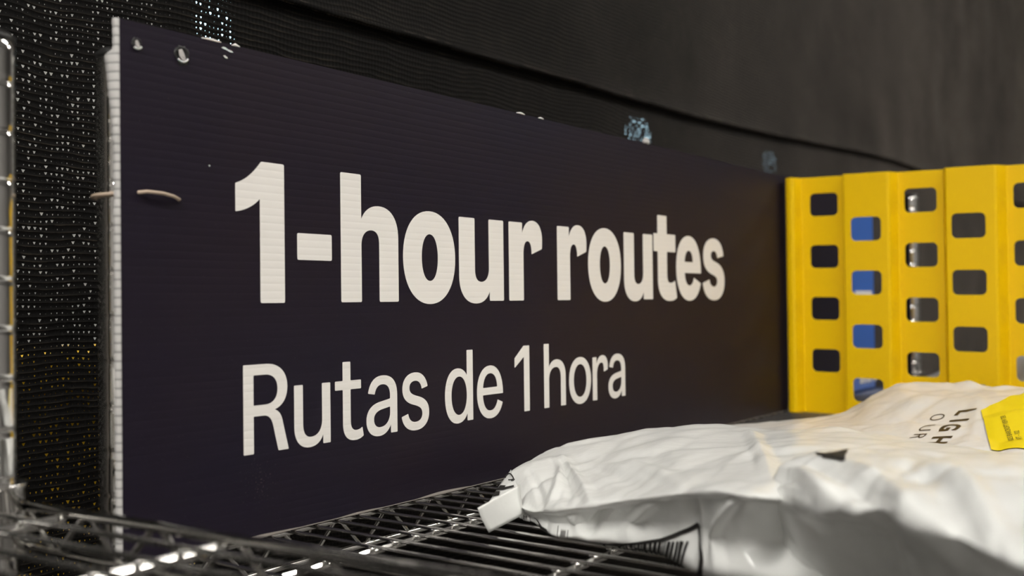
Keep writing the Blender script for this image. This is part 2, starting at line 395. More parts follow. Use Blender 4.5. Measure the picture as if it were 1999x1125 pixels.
# pale cut left edge with the open ends of the flutes
rnd = random.Random(3)
bm = bmesh.new(); g = []
nz = 310
def bulge(z):
    t = (z-.245)/.0425
    b = .0046*t**.8*min(1, (1-t)/.06) if 0 < t < 1 else 0
    return b
for j in range(nz+1):
    z = SH*j/nz; ph = (z/.0050) % 1
    cell = .0007*math.sqrt(max(0, math.sin(math.pi*ph)))
    wob = .0007*noise.noise(Vector((0, 0, z*60)))
    xx = .0002-cell*.5+wob; b = bulge(z)
    yb = TH+b
    row = [(.0016, -.00035), (xx+.0003, -.00030+wob*.3), (xx-.0003, .0006), (xx-.0006-b*.35, (TH+b)*.5), (xx-.0003-b*.5, yb-.0006), (xx+.0004-b*.3, yb+.0003), (.0016, yb)]
    g.append([bm.verts.new((x, y, z)) for x, y in row])
for a, b in zip(g, g[1:]):
    for k in range(len(a)-1): bm.faces.new((a[k], b[k], b[k+1], a[k+1]))
bm.faces.new(g[0]); bm.faces.new(g[-1][::-1])
link_mesh('cut_edge', bm, M_FLUTE, sign, True)['label'] = 'white frayed edge showing the flute ends'
# crushed pale lip along the bottom edge
bm = bmesh.new(); g = []
n = 600
for i in range(n+1):
    x = .002+(SL-.002)*i/n
    a = max(0, noise.noise(Vector((x*17, 2.3, 0)))-.08)*1.3
    d = .0003+.0030*a
    g.append([bm.verts.new(p) for p in ((x, -.0002, .0006+.0022*a), (x, -.0004-d*.55, .0004+.0010*a), (x, -.0004-d, .0001), (x, .0016, -.0002))])
for a, b in zip(g, g[1:]):
    for k in range(3): bm.faces.new((a[k], b[k], b[k+1], a[k+1]))
bm.faces.new(g[0]); bm.faces.new(g[-1][::-1])
link_mesh('bottom_lip', bm, M_LIP, sign, True)['label'] = 'pale crushed lip along the bottom edge'

# lettering -----------------------------------------------------------------
K = .5523
def ell(cx, cy, rx, ry, k=.60):
    return [('M', cx+rx, cy), ('C', cx+rx, cy+ry*k, cx+rx*k, cy+ry, cx, cy+ry), ('C', cx-rx*k, cy+ry, cx-rx, cy+ry*k, cx-rx, cy),
            ('C', cx-rx, cy-ry*k, cx-rx*k, cy-ry, cx, cy-ry), ('C', cx+rx*k, cy-ry, cx+rx, cy-ry*k, cx+rx, cy)]
def P(s):
    out = []; tok = s.replace(',', ' ').split(); i = 0; c = None
    while i < len(tok):
        if tok[i] in 'MLC': c = tok[i]; i += 1
        k = 6 if c == 'C' else 2
        out.append((c, *[float(v) for v in tok[i:i+k]])); i += k
        if c == 'M': c = 'L'
    return out
def flat(path, seg=14):
    pts = []
    for c in path:
        if c[0] in 'ML': pts.append((c[1], c[2]))
        else:
            x0, y0 = pts[-1]; _, x1, y1, x2, y2, x3, y3 = c
            for k in range(1, seg+1):
                t = k/seg; s = 1-t
                pts.append((s**3*x0+3*s*s*t*x1+3*s*t*t*x2+t**3*x3, s**3*y0+3*s*s*t*y1+3*s*t*t*y2+t**3*y3))
    out = [pts[0]]
    for p in pts[1:]:
        if math.hypot(p[0]-out[-1][0], p[1]-out[-1][1]) > 1e-4: out.append(p)
    if math.hypot(out[0][0]-out[-1][0], out[0][1]-out[-1][1]) < 1e-3: out.pop()
    return out
def rounded(pts, r):
    """round the sharp corners of a polygon"""
    out = []; n = len(pts)
    for i in range(n):
        a, b, c = Vector(pts[i-1]), Vector(pts[i]), Vector(pts[(i+1) % n])
        u, v = a-b, c-b
        if u.length < 1e-6 or v.length < 1e-6: continue
        if u.angle(v) < math.radians(140):
            rr = min(r, u.length*.45, v.length*.45); p, q = b+u.normalized()*rr, b+v.normalized()*rr
            for k in range(5):
                t = k/4; w = (1-t)**2*p+2*t*(1-t)*b+t*t*q; out.append((w.x, w.y))
        else: out.append((b.x, b.y))
    return out
def fill2d(loops):
    """triangulate nested outlines with a 2D curve; returns verts, faces"""
    cu = bpy.data.curves.new('tmp', 'CURVE'); cu.dimensions = '2D'; cu.fill_mode = 'BOTH'
    for lp in loops:
        s = cu.splines.new('POLY'); s.points.add(len(lp)-1); s.use_cyclic_u = True
        for p, q in zip(s.points, lp): p.co = (q[0], q[1], 0, 1)
    ob = bpy.data.objects.new('tmp', cu); COL.objects.link(ob)
    dg = bpy.context.evaluated_depsgraph_get(); dg.update(); ev = ob.evaluated_get(dg); me = ev.to_mesh()
    vs = [v.co.copy() for v in me.vertices]; fs = [tuple(p.vertices) for p in me.polygons]
    ev.to_mesh_clear(); bpy.data.objects.remove(ob); bpy.data.curves.remove(cu)
    return vs, fs
BOLD = {
 '1': ['M 0 56.5 L 0 74 C 8 76.5 14 81.5 20 89 L 38.6 89 L 38.6 0 L 18.9 0 L 18.9 65.5 C 14.5 61 7.5 57.6 0 56.5'],
 '-': ['M 0 28 L 30.4 28 L 30.4 45.5 L 0 45.5'],
 'h': ['M 0 0 L 0 89 L 19.6 89 L 19.6 58 C 23 64.5 29 68 37 68 C 50 68 57 59 57 46 L 57 0 L 37.3 0 L 37.3 41 C 37.3 47.5 34.5 50.5 29.5 50.5 C 23.5 50.5 19.6 46.5 19.6 39.5 L 19.6 0'],
 'o': [ell(29.6, 33, 29.6, 35), ell(29.6, 33, 9.2, 17.6)],
 'u': ['M 57.5 66 L 57.5 0 L 38.6 0 L 38.6 7.5 C 35 1 29 -2 21 -2 C 7.5 -2 0 6.5 0 20 L 0 66 L 19.7 66 L 19.7 25 C 19.7 18.5 22.5 15.3 27.8 15.3 C 34 15.3 37.9 19.5 37.9 26.5 L 37.9 66'],
 'r': ['M 0 0 L 0 66 L 19 66 L 19 57 C 22 64.5 27 68.3 34 68.3 C 43 68.3 48.3 62 48.3 52 L 48 44.5 L 32.5 39.5 C 32.8 46.5 30.5 50.5 27 50.5 C 22.5 50.5 20.5 46 20.5 38 L 20.5 0'],
 't': ['M 8.5 87 L 28.5 87 L 28.5 68 L 47.5 68 L 47.5 49.5 L 28.5 49.5 L 28.5 25 C 28.5 19.5 31 17 35.5 17 C 39.5 17 43 18 46 19.5 L 50 1.5 C 46 -.8 40.5 -2 34 -2 C 17.5 -2 8.5 6 8.5 21 L 8.5 49.5 L 0 49.5 L 0 68 L 8.5 68'],
 'e': ['M 58.5 28 C 58.5 54 47 68.3 29.5 68.3 C 12 68.3 0 54.5 0 33 C 0 11.5 12 -2 30 -2 C 44 -2 53.5 5.5 57.5 17 L 41 23 C 39.2 17.5 35.8 14.5 30.5 14.5 C 24 14.5 20 19.5 19.4 28', 'M 19.5 40 C 20.3 47.5 23.8 52.3 29.5 52.3 C 35.5 52.3 38.8 47.5 39 40'],
 's': ['M 54 49 C 52 61 42.5 68.3 28.5 68.3 C 13 68.3 2 60.5 2 47.5 C 2 35.5 10.5 30 25.5 27 C 34 25.2 37 23.3 37 19.5 C 37 15.8 33.5 13.5 28.3 13.5 C 22 13.5 18 16.5 17 21.5 L 0 17.5 C 2.5 5 13 -2 28.3 -2 C 45 -2 56 6.5 56 20.5 C 56 33 47.5 38.8 32 41.8 C 24 43.4 21.3 45.2 21.3 48.8 C 21.3 52 24.2 54 28.8 54 C 34 54 37 51.3 38 46.2'],
}
REG = {
 'R': ['M 0 0 L 0 55.5 L 18 55.5 C 28.5 55.5 35 49.5 35 40.5 C 35 33 31 28 24.5 26.3 C 28.5 25 30.3 22 31.2 17.5 L 35.8 0 L 27.4 0 L 23.5 15.5 C 22.4 20 20.5 23.2 15.5 23.2 L 7.8 23.2 L 7.8 0', 'M 7.8 30 L 17 30 C 23.5 30 27 33.5 27 39.5 C 27 45.3 23.5 48.8 17 48.8 L 7.8 48.8'],
 'u': ['M 31.6 40.1 L 31.6 0 L 25 0 L 25 6 C 22.5 1.2 18.5 -1.2 12.8 -1.2 C 4.8 -1.2 0 4 0 13 L 0 40.1 L 7.4 40.1 L 7.4 14.5 C 7.4 8.5 9.8 5.5 14.5 5.5 C 20.6 5.5 24.2 9.7 24.2 16.5 L 24.2 40.1'],
 't': ['M 7.2 53 L 14.4 53 L 14.4 40.1 L 24.5 40.1 L 24.5 34 L 14.4 34 L 14.4 12 C 14.4 7.8 16.3 5.6 20 5.6 C 22 5.6 23.8 6.1 25.5 7.1 L 26.7 1.2 C 24.5 -.4 21.8 -1.2 18.5 -1.2 C 11 -1.2 7.2 3 7.2 10.8 L 7.2 34 L 0 34 L 0 40.1 L 7.2 40.1'],
 'a': ['M 1.8 29.5 C 3.5 37.5 8.5 41.5 16.5 41.5 C 26 41.5 31.3 36.5 31.3 27 L 31.3 0 L 24.6 0 L 24.6 6 C 22 1.3 17.8 -1.2 12.3 -1.2 C 4.8 -1.2 0 3.2 0 10.3 C 0 17.3 4.8 21.7 14 23 L 24 24.5 L 24 26.8 C 24 32.3 21.3 35.2 16.2 35.2 C 11.8 35.2 9.3 33 8.3 28.5', 'M 24 18.8 L 15.5 17.5 C 10 16.6 7.4 14.3 7.4 10.8 C 7.4 7.2 9.8 5 14 5 C 20 5 24 9.2 24 15'],
 's': ['M 28.5 30.5 C 27 37.5 22 41.5 14.8 41.5 C 6.5 41.5 1 37 1 29.8 C 1 23 5.5 19.6 13.2 17.7 C 20 16 22.5 14.3 22.5 10.6 C 22.5 7.2 19.7 5 15.2 5 C 10.5 5 7.7 7.2 6.9 11.6 L 0 9.8 C 1.2 2.8 6.8 -1.2 15 -1.2 C 24 -1.2 30 3.6 30 11.3 C 30 18.4 25.6 21.8 17.5 23.8 C 11 25.4 8.4 27 8.4 30.3 C 8.4 33.4 10.8 35.3 14.7 35.3 C 18.7 35.3 21.2 33.2 22 29'],
 'd': ['M 34 55.3 L 26.6 55.3 L 26.6 35.5 C 24 39.4 20 41.5 15 41.5 C 6 41.5 0 33.5 0 20.2 C 0 6.8 6 -1.2 15 -1.2 C 20.2 -1.2 24.4 1.2 27 5.8 L 27 0 L 34 0', ell(17, 20.2, 9.4, 14.9)],
 'e': ['M 34 18 C 34 33 27 41.5 17 41.5 C 6.8 41.5 0 33 0 20.2 C 0 7.2 6.8 -1.2 17.3 -1.2 C 25.3 -1.2 31 3.4 33.4 10.8 L 26.8 13.2 C 25.2 8 22 5.2 17.3 5.2 C 11.3 5.2 7.9 10 7.4 18', 'M 7.6 23.8 C 8.4 31 11.6 35.2 17 35.2 C 22.6 35.2 26 31 26.4 23.8'],
 '1': ['M 0 45.5 L 12.8 55.5 L 21 55.5 L 21 0 L 13.2 0 L 13.2 46.3 L 0 37.5'],
 'h': ['M 0 0 L 0 55.7 L 7.5 55.7 L 7.5 35 C 10 39.2 14 41.5 19.5 41.5 C 27.8 41.5 33.6 36 33.6 26.5 L 33.6 0 L 26 0 L 26 25 C 26 31.5 23.2 34.8 18 34.8 C 11.5 34.8 7.5 30.5 7.5 23.8 L 7.5 0'],
 'o': [ell(18.3, 20.2, 18.3, 21.4), ell(18.3, 20.2, 10.7, 14.9)],
 'r': ['M 0 0 L 0 40.1 L 6.8 40.1 L 6.8 33.5 C 9 38.8 12.5 41.4 17.5 41.4 C 23.5 41.4 26.8 37.5 26.8 31 L 26.6 27.5 L 19.8 25.8 C 20.2 31.8 18.8 34.6 15.6 34.6 C 10.3 34.6 7.4 30 7.4 22.5 L 7.4 0'],
}
def lettering(name, font, items, base, r):
    bm = bmesh.new()
    for ch, x in items:
        loops = []
        for lp in font[ch]:
            pts = flat(P(lp) if isinstance(lp, str) else lp)
            loops.append(rounded(pts, r))
        vs, fs = fill2d(loops)
        nv = [bm.verts.new(((v.x+x)*.001, -.00025, (v.y+base)*.001)) for v in vs]
        for f in fs:
            try: bm.faces.new([nv[i] for i in f])
            except ValueError: pass
    bmesh.ops.remove_doubles(bm, verts=bm.verts, dist=1e-6)
    bmesh.ops.recalc_face_normals(bm, faces=bm.faces)
    for f in bm.faces: pass
    ex = bmesh.ops.extrude_face_region(bm, geom=bm.faces[:])
    bmesh.ops.translate(bm, verts=[v for v in ex['geom'] if isinstance(v, bmesh.types.BMVert)], vec=(0, .00020, 0))
    bmesh.ops.recalc_face_normals(bm, faces=bm.faces)
    return link_mesh(name, bm, M_INK, sign)
lettering('headline_lettering', BOLD, [('1', 79.7), ('-', 129), ('h', 167.9), ('o', 230.0), ('u', 294), ('r', 359), ('r', 430.6), ('o', 481.6), ('u', 546.8), ('t', 607), ('e', 656), ('s', 718.6)], 146.2, 1.3)['label'] = 'bold white words 1-hour routes'
lettering('subtitle_lettering', REG, [('R', 84.5), ('u', 125.2), ('t', 161.2), ('a', 190.8), ('s', 226.8), ('d', 275.4), ('e', 314.6), ('1', 365.2), ('h', 408), ('o', 447.2), ('r', 487), ('a', 515)], 52.4, .7)['label'] = 'thin white words Rutas de 1 hora'
# punched, torn holes near the top left corner
def torn_hole(x, z, r, seed):
    rr = random.Random(seed); bm = bmesh.new(); n = 22
    rim = [(r*(1+.18*rr.uniform(-1, 1))*math.cos(2*math.pi*k/n)*.85, r*(1+.18*rr.uniform(-1, 1))*math.sin(2*math.pi*k/n)) for k in range(n)]
    o_ = [bm.verts.new((x+a*1.25, -.0001, z+b*1.25)) for a, b in rim]
    i_ = [bm.verts.new((x+a, -.0008, z+b)) for a, b in rim]
    c_ = [bm.verts.new((x+a*.8, -.00022, z+b*.8)) for a, b in rim]
    for k in range(n):
        q = (k+1) % n; bm.faces.new((o_[k], o_[q], i_[q], i_[k])); bm.faces.new((i_[k], i_[q], c_[q], c_[k]))
    bm.faces.new(c_); h = link_mesh('torn_hole', bm, M_CAP, sign, True)
    bm = bmesh.new()
    pts = [(-.7, .55), (-.15, .75), (.15, .2), (.35, -.35), (.5, -.75), (-.1, -.85), (-.55, -.35)]
    vv = [bm.verts.new((x+a*r*.9, -.0010-.0006*rr.random(), z+b*r*.9)) for a, b in pts]; bm.faces.new(vv)
    w = link_mesh('torn_flap', bm, M_TORN, h); s = w.modifiers.new('thick', 'SOLIDIFY'); s.thickness = .0003
    bm = bmesh.new()
    tube(bm, [(x+r*.9*math.cos(t), -.0009, z+r*.95*math.sin(t)) for t in [math.pi*(1.25+.06*k) for k in range(11)]], .0006, 6)
    link_mesh('torn_rim', bm, M_CORE, h, True)
torn_hole(.0125, .2925, .0030, 1); torn_hole(.0420, .2920, .0046, 5)
def scuff(x, z, pts):
    bm = bmesh.new(); bm.faces.new([bm.verts.new((x+a*.001, -.0002, z+b*.001)) for a, b in pts]); o = link_mesh('scuff', bm, M_CORE, sign)
    s = o.modifiers.new('thick', 'SOLIDIFY'); s.thickness = .00015
scuff(.0700, .3013, [(0, .3), (1.6, 1), (3.2, .9), (5, .1), (8, -.3), (9, -1.2), (6.5, -1.4), (4, -.6), (1.5, -.2)])
scuff(.0713, .2962, [(0, .8), (1.5, 1.1), (3.2, .2), (3.4, -.6), (1.6, -.5)])
scuff(.0607, .2288, [(-.6, .3), (.3, .5), (.6, -.3), (-.2, -.5)])
def nick(x0, x1, h, seed):
    rr = random.Random(seed); bm = bmesh.new(); n = 16; g = []
    for k in range(n+1):
        x = x0+(x1-x0)*k/n; a = math.sin(math.pi*k/n)*h*(.6+.5*rr.random())+.0001
        g.append([bm.verts.new(p) for p in ((x, -.0004, SH-.0004), (x, -.0003, SH+a), (x, .001, SH+a*.8), (x, .001, SH-.0004))])
    for a, b in zip(g, g[1:]):
        for k in range(4): bm.faces.new((a[k], b[k], b[(k+1) % 4], a[(k+1) % 4]))
    bm.faces.new(g[0]); bm.faces.new(g[-1][::-1]); link_mesh('frayed_nick', bm, M_CORE, sign, True)
nick(.056, .070, .0009, 2); nick(.078, .084, .0013, 4); nick(.372, .384, .0012, 6); nick(.404, .412, .001, 8)
bm = bmesh.new(); blob(bm, (.598, .002, SH+.0025), (.0055, .003, .0045)); link_mesh('white_stub', bm, M_FLUTE, sign, True)

# beige wire that ties the sign to the shelf post
bm = bmesh.new(); t0, t1, zt = SX+.0128, SX+.0398, ZB+.2085
pts = [(t0+.001, SY+.0085, zt+.0012), (t0, SY+.002, zt+.001), (t0+.0005, SY-.0012, zt+.001), (t0+.004, SY-.0028, zt+.0016), (t0+.014, SY-.0032, zt+.0013), (t1-.006, SY-.0028, zt+.0002), (t1-.001, SY-.0012, zt-.0012), (t1, SY+.002, zt-.0016),
       (t1-.001, SY+.012, zt-.001)]
for k in range(15):
    a = math.radians(20+k*15.5); pts.append((BX0+.0152*math.cos(a), BYR+.0152*math.sin(a), zt-.001+.0001*k))
pts += [(t0-.009, SY+.013, zt+.001), (t0-.004, SY+.010, zt+.0012)]
tube(bm, pts, .00105, 8)
tag(link_mesh('tie_wire', bm, M_TIE, None, True), 'beige tie wire threaded through the left edge of the sign', 'tie')

# ---------------------------------------------------------------- yellow perforated divider
div = empty('shelf_divider', 'yellow perforated corrugated divider standing upright on the shelf at right', 'divider', (1.286, .505, ZB), math.radians(1.5))
def rrect(x0, y0, x1, y1, r, n=6):
    out = []
    for cx_, cy_, a in ((x1-r, y0+r, -90), (x1-r, y1-r, 0), (x0+r, y1-r, 90), (x0+r, y0+r, 180)):
        for k in range(n+1):
            t = math.radians(a+90*k/n); out.append((cx_+r*math.cos(t), cy_+r*math.sin(t)))
    return out
NEAR = .015
PROF = []   # (t, depth) corners of the folded sheet, t towards the aisle, depth towards the viewer side
panels = []
far_cols = [(.018, .0715, .0272, .0635), (.1385, .1905, .1443, .1822), (.260, .313, .2655, .3045), (.382, .435, .388, .426)]
near_cols = [(.0765, .1275, .0835, .1205), (.1965, .2475, .2010, .2385), (.319, .370, .325, .363)]
HB = .3015
def col_holes(a, b, far):
    z0 = .2661 if far else .2325
    hs = []; k = 0
    while z0-k*.0664 > .02:
        z = z0-k*.0664; hs.append(rrect(a, z-.0147, b, z+.0147, .0062)); k += 1
    return hs
bm = bmesh.new()
def add_panel(x0, x1, holes, depth):
    vs, fs = fill2d([[(x0, 0), (x1, 0), (x1, HB), (x0, HB)]]+holes)
    nv = [bm.verts.new((-depth, -v.x, v.y-.018*v.x)) for v in vs]
    for f in fs:
        try: bm.faces.new([nv[i] for i in f])
        except ValueError: pass
def strip(pts):
    g = [[bm.verts.new((-d, -t, z-.018*t)) for z in (0, HB)] for t, d in pts]
    for a, b in zip(g, g[1:]): bm.faces.new((a[0], b[0], b[1], a[1]))
for (a, b, h0, h1) in far_cols: add_panel(a, b, col_holes(h0, h1, True), 0)
for (a, b, h0, h1) in near_cols: add_panel(a, b, col_holes(h0, h1, False), NEAR)
def smooth_step(t0, d0, t1, d1, n=6):
    out = []
    for k in range(n+1):
        s = k/n; out.append((t0+(t1-t0)*s, d0+(d1-d0)*s*s*(3-2*s)))
    return out
strip([(.0, -.002), (.0, NEAR*.55), (.0015, NEAR*.85), (.004, NEAR*.97), (.007, NEAR)]+smooth_step(.0085, NEAR, .018, 0, 5))
for i in range(3):
    f, nr = far_cols[i], near_cols[i]; nf = far_cols[i+1]
    strip(smooth_step(f[1], 0, nr[0], NEAR)); strip(smooth_step(nr[1], NEAR, nf[0], 0))
strip([(.435, 0), (.440, NEAR*.5), (.446, NEAR), (.452, NEAR)])
bmesh.ops.remove_doubles(bm, verts=bm.verts, dist=2e-5)
bmesh.ops.recalc_face_normals(bm, faces=bm.faces)
o = link_mesh('perforated_panel', bm, M_YELLOW, div)
s = o.modifiers.new('thick', 'SOLIDIFY'); s.thickness = .0026; s.offset = 0
edge_bevel(o, .0009, 3, 50)
bm = bmesh.new(); box(bm, (.002, -.452, 0), (.05, -.004, .002)); o = link_mesh('base_flange', bm, M_YELLOW, div); o.location.z = .0
bm = bmesh.new()

# ---------------------------------------------------------------- blue parcel and grey bag seen through the divider
par = empty('parcel', 'flat blue parcel with a white label seen through the holes of the yellow divider', 'parcel', (1.45, .5165, ZB+.0005))
bm = bmesh.new(); box(bm, (.02, 0, 0), (.222, .026, .31)); o = link_mesh('body', bm, M_BLUE, par); edge_bevel(o, .004)
bm = bmesh.new(); box(bm, (.125, -.0012, .118), (.205, -.0004, .156)); link_mesh('label', bm, M_WHITE, par)['label'] = 'small white label'
bm = bmesh.new()
for k, (w, h) in enumerate(((.012, .012), (.010, .009), (.012, .012), (.006, .012), (.011, .009))):
    box(bm, (.142+.017*k, -.001, .012), (.142+.017*k+w, -.0004, .012+h))
link_mesh('white_print', bm, M_WHITE, par)

# ---------------------------------------------------------------- mailer bags
ZS = -.1452
BAG_A = [
 [(.5573,.4089,ZS),(.548,.4037,-.1392),(.545,.4023,-.1345),(.56,.415,-.1321),(.58,.4324,-.1281),(.60,.4481,-.1229)],
 [(.55,.3911,ZS),(.537,.385,-.1385),(.53,.3792,-.1324),(.55,.3921,-.1265),(.58,.4146,-.1211),(.62,.4486,-.1185)],
 [(.5287,.3643,ZS),(.52,.3574,-.1355),(.515,.352,-.1253),(.55,.3717,-.1211),(.60,.4083,-.118),(.66,.4606,-.1167)],
 [(.5273,.3417,ZS),(.512,.3299,-.1308),(.507,.3265,-.1196),(.55,.3521,-.1159),(.62,.4032,-.1166),(.69,.4583,-.1145)],
 [(.5291,.3175,ZS),(.508,.3029,-.1254),(.503,.2998,-.1126),(.55,.3257,-.1086),(.62,.367,-.1082),(.72,.4283,-.1079)],
 [(.5259,.2865,ZS),(.497,.2674,-.1207),(.495,.263,-.1038),(.55,.2885,-.1006),(.63,.3342,-.1016),(.74,.3969,-.1031)],
 [(.494,.2449,ZS),(.478,.2352,-.1161),(.488,.234,-.0979),(.55,.2619,-.0968),(.64,.3045,-.0988),(.76,.3614,-.1013)],
 [(.495,.2061,ZS),(.458,.208,-.114),(.478,.2107,-.0961),(.55,.2366,-.0932),(.64,.2716,-.0964),(.77,.3223,-.1027)],
 [(.515,.172,ZS),(.508,.175,-.122),(.512,.178,-.102),(.56,.2038,-.0935),(.66,.241,-.0938),(.78,.2766,-.100)],
 [(.53,.135,ZS),(.522,.138,-.122),(.526,.14,-.104),(.57,.160,-.0965),(.66,.1919,-.0935),(.76,.2137,-.1013)],
 [(.53,.085,ZS),(.522,.088,-.122),(.526,.09,-.104),(.58,.11,-.0975),(.66,.1498,-.0944),(.74,.1679,-.102)],
 [(.53,.035,ZS),(.522,.037,-.124),(.526,.038,-.106),(.58,.05,-.099),(.66,.08,-.0964),(.74,.10,-.104)],
]
BAG_B = [
 [(.93,.445,-.1290),(.935,.4463,-.1280),(.94,.4475,-.1275),(.945,.4494,-.1275),(.95,.4506,-.1276),(.955,.4519,-.1282)],
 [(.90,.3669,-.125),(.92,.374,-.1239),(.94,.3805,-.1231),(.97,.391,-.1229),(1.0,.4009,-.1234),(1.03,.4118,-.1276)],
 [(.87,.2998,-.118),(.895,.306,-.1159),(.93,.3155,-.1146),(.98,.3324,-.1149),(1.03,.3519,-.1158),(1.08,.369,-.1219)],
 [(.86,.2624,-.1211),(.885,.2699,-.1168),(.93,.2825,-.1112),(1.0,.3083,-.1027),(1.06,.3303,-.1012),(1.12,.349,-.1086)],
 [(.855,.2286,-.1237),(.88,.2352,-.1181),(.925,.2469,-.1086),(.99,.2708,-.0976),(1.07,.305,-.0889),(1.14,.325,-.0969)],
 [(.855,.1903,-.124),(.88,.1976,-.1162),(.93,.2106,-.1056),(.995,.2315,-.0937),(1.08,.2583,-.0883),(1.15,.275,-.0962)],
 [(.855,.1505,-.1227),(.88,.1565,-.1145),(.93,.1689,-.1023),(1.0,.1897,-.0913),(1.08,.2115,-.088),(1.15,.2252,-.0958)],
 [(.86,.1038,-.1214),(.885,.11,-.1117),(.93,.1224,-.0995),(1.0,.143,-.09),(1.08,.1586,-.0878),(1.15,.1689,-.0955)],
 [(.87,.0602,-.1191),(.89,.0645,-.1109),(.94,.0746,-.1017),(1.0,.0901,-.096),(1.07,.1002,-.0961),(1.14,.1068,-.1048)],
]
BAG_C = [
 [(.52,.2233,-.1018),(.505,.2186,-.1004),(.495,.2149,-.099),(.485,.2116,-.0978),(.489,.2117,-.1010),(.495,.2128,-.1060)],
 [(.56,.221,-.0932),(.50,.2001,-.0879),(.475,.1901,-.0891),(.455,.181,-.0935),(.463,.1846,-.1012),(.482,.188,-.1203)],
 [(.58,.2119,-.0878),(.50,.1848,-.0784),(.455,.1664,-.0793),(.425,.1544,-.0901),(.452,.1662,-.1044),(.478,.1749,-.1330)],
 [(.58,.1883,-.0848),(.50,.1649,-.0763),(.44,.1431,-.0761),(.405,.1299,-.0831),(.445,.1467,-.1024),(.472,.1569,-.1380)],
 [(.58,.1605,-.0838),(.49,.1379,-.0745),(.425,.1188,-.0748),(.385,.1087,-.0796),(.43,.1257,-.1002),(.46,.1371,-.1400)],
 [(.58,.1342,-.0829),(.48,.1132,-.0735),(.41,.096,-.0742),(.365,.0869,-.0811),(.40,.1004,-.1006),(.43,.1162,-.1410)],
 [(.58,.1069,-.0807),(.47,.0887,-.0722),(.395,.0739,-.0741),(.345,.0659,-.0822),(.38,.0788,-.1019),(.41,.0962,-.1420)],
 [(.58,.0766,-.0784),(.46,.0627,-.0706),(.385,.0512,-.0733),(.335,.0462,-.0817),(.36,.0569,-.1001),(.40,.0751,-.1420)],
 [(.58,.0421,-.0757),(.46,.0352,-.0691),(.39,.0287,-.0732),(.35,.0273,-.0836),(.37,.0358,-.0989),(.41,.0509,-.1400)],
]
def cat(p0, p1, p2, p3, t, lin):
    a = .5*((2*p1)+(p2-p0)*t+(2*p0-5*p1+4*p2-p3)*t*t+(3*p1-p0-3*p2+p3)*t**3)
    return a*(1-lin)+p1.lerp(p2, t)*lin
class Bag:
    """a filled bag: control loops (cols) of points round its section, smoothed and crumpled"""
    def __init__(s, cols, nu, nv, lin=.35, folds=(), amp=.0014, cell=30, seed=0, shade=1, open_rows=None):
        C = [[Vector(p)+Vector((0, 0, ZC)) for p in c] for c in cols]
        s.nr = len(C[0]); s.nc = len(C)
        U = (s.nc-1)*nu; V = s.nr*nv
        G = []
        for i in range(U+1):
            a = min(i//nu, s.nc-2); t = i/nu-a; loop = []
            for k in range(s.nr):
                q = [C[max(0, min(s.nc-1, a+d))][k] for d in (-1, 0, 1, 2)]
                loop.append(cat(*q, t, lin))
            row = []
            for j in range(V):
                b = j//nv; w = j/nv-b
                row.append(cat(loop[b-1], loop[b], loop[(b+1) % s.nr], loop[(b+2) % s.nr], w, lin if b < open_rows else .85))
            G.append(row)
        s.nu, s.nv = nu, nv; s.G = G
        s.flip = 1; N = s.normals(); k = U//2; c = sum(G[k], Vector())/V
        if sum(N[k][j].dot(G[k][j]-c) for j in range(V)) < 0: s.flip = -1; N = s.normals()
        for i in range(U+1):
            for j in range(V):
                u, v = i/nu, j/nv
                if v > open_rows+.02: continue
                p = G[i][j]; d = 0
                q = Vector((p.x*.9+.3*p.y, p.y*1.3-.2*p.x, p.z*1.1))
                dd, pp = noise.voronoi(q*cell+Vector((seed*3.1, 0, 0)))
                d += amp*(min(dd[1]**2-dd[0]**2, .8)-.25)*2.0
                dd, pp = noise.voronoi(q*cell*2.3+Vector((seed, 5, 0)))
                d += amp*.16*(min(dd[1]**2-dd[0]**2, .8)-.25)*2.0
                d += amp*.9*noise.noise(q*cell*.6+Vector((0, seed, 9)))
                for (u0, v0, u1, v1, am, wd) in folds:
                    ax, ay = u1-u0, v1-v0; tt = max(0, min(1, ((u-u0)*ax+(v-v0)*ay)/(ax*ax+ay*ay)))
                    e = math.hypot(u-u0-tt*ax, (v-v0-tt*ay))/wd
                    if e < 1: d += am*(1-e)*(.35+.65*math.sin(math.pi*min(1, tt*.85+.15)))
                edge = min(1, v/.35) if open_rows else 1
                G[i][j] = p+N[i][j]*d*max(0, min(1, edge))*min(1, .15+u*.7)
        s.N = s.normals()
    def normals(s):
        G = s.G; U = len(G); V = len(G[0]); out = []
        for i in range(U):
            r = []
            for j in range(V):
                du = G[min(i+1, U-1)][j]-G[max(i-1, 0)][j]; dv = G[i][(j+1) % V]-G[i][j-1]
                n = dv.cross(du)*s.flip; r.append(n.normalized() if n.length > 1e-9 else Vector((0, 0, 1)))
            out.append(r)
        return out
    def at(s, u, v, off=0):
        x, y = u*s.nu, v*s.nv; i = max(0, min(int(x), len(s.G)-2)); j = max(0, int(y)); a, b = x-i, y-j; V = len(s.G[0])
        f = lambda A: A[i][j % V].lerp(A[i+1][j % V], a).lerp(A[i][(j+1) % V].lerp(A[i+1][(j+1) % V], a), b)
        return f(s.G)+f(s.N)*off
    def mesh(s):
        bm = bmesh.new(); g = [[bm.verts.new(p) for p in r] for r in s.G]; V = len(g[0])
        for a, b in zip(g, g[1:]):
            for k in range(V): bm.faces.new((a[k], b[k], b[(k+1) % V], a[(k+1) % V]))
        for r, fl in ((g[0], 0), (g[-1], 1)):
            c = Vector(); 
            for v in r: c += v.co
            cv = bm.verts.new(c/V)
            for k in range(V):
                f = (r[k], r[(k+1) % V], cv) if not fl else (r[(k+1) % V], r[k], cv)
                bm.faces.new(f)
        bmesh.ops.recalc_face_normals(bm, faces=bm.faces)
        return bm
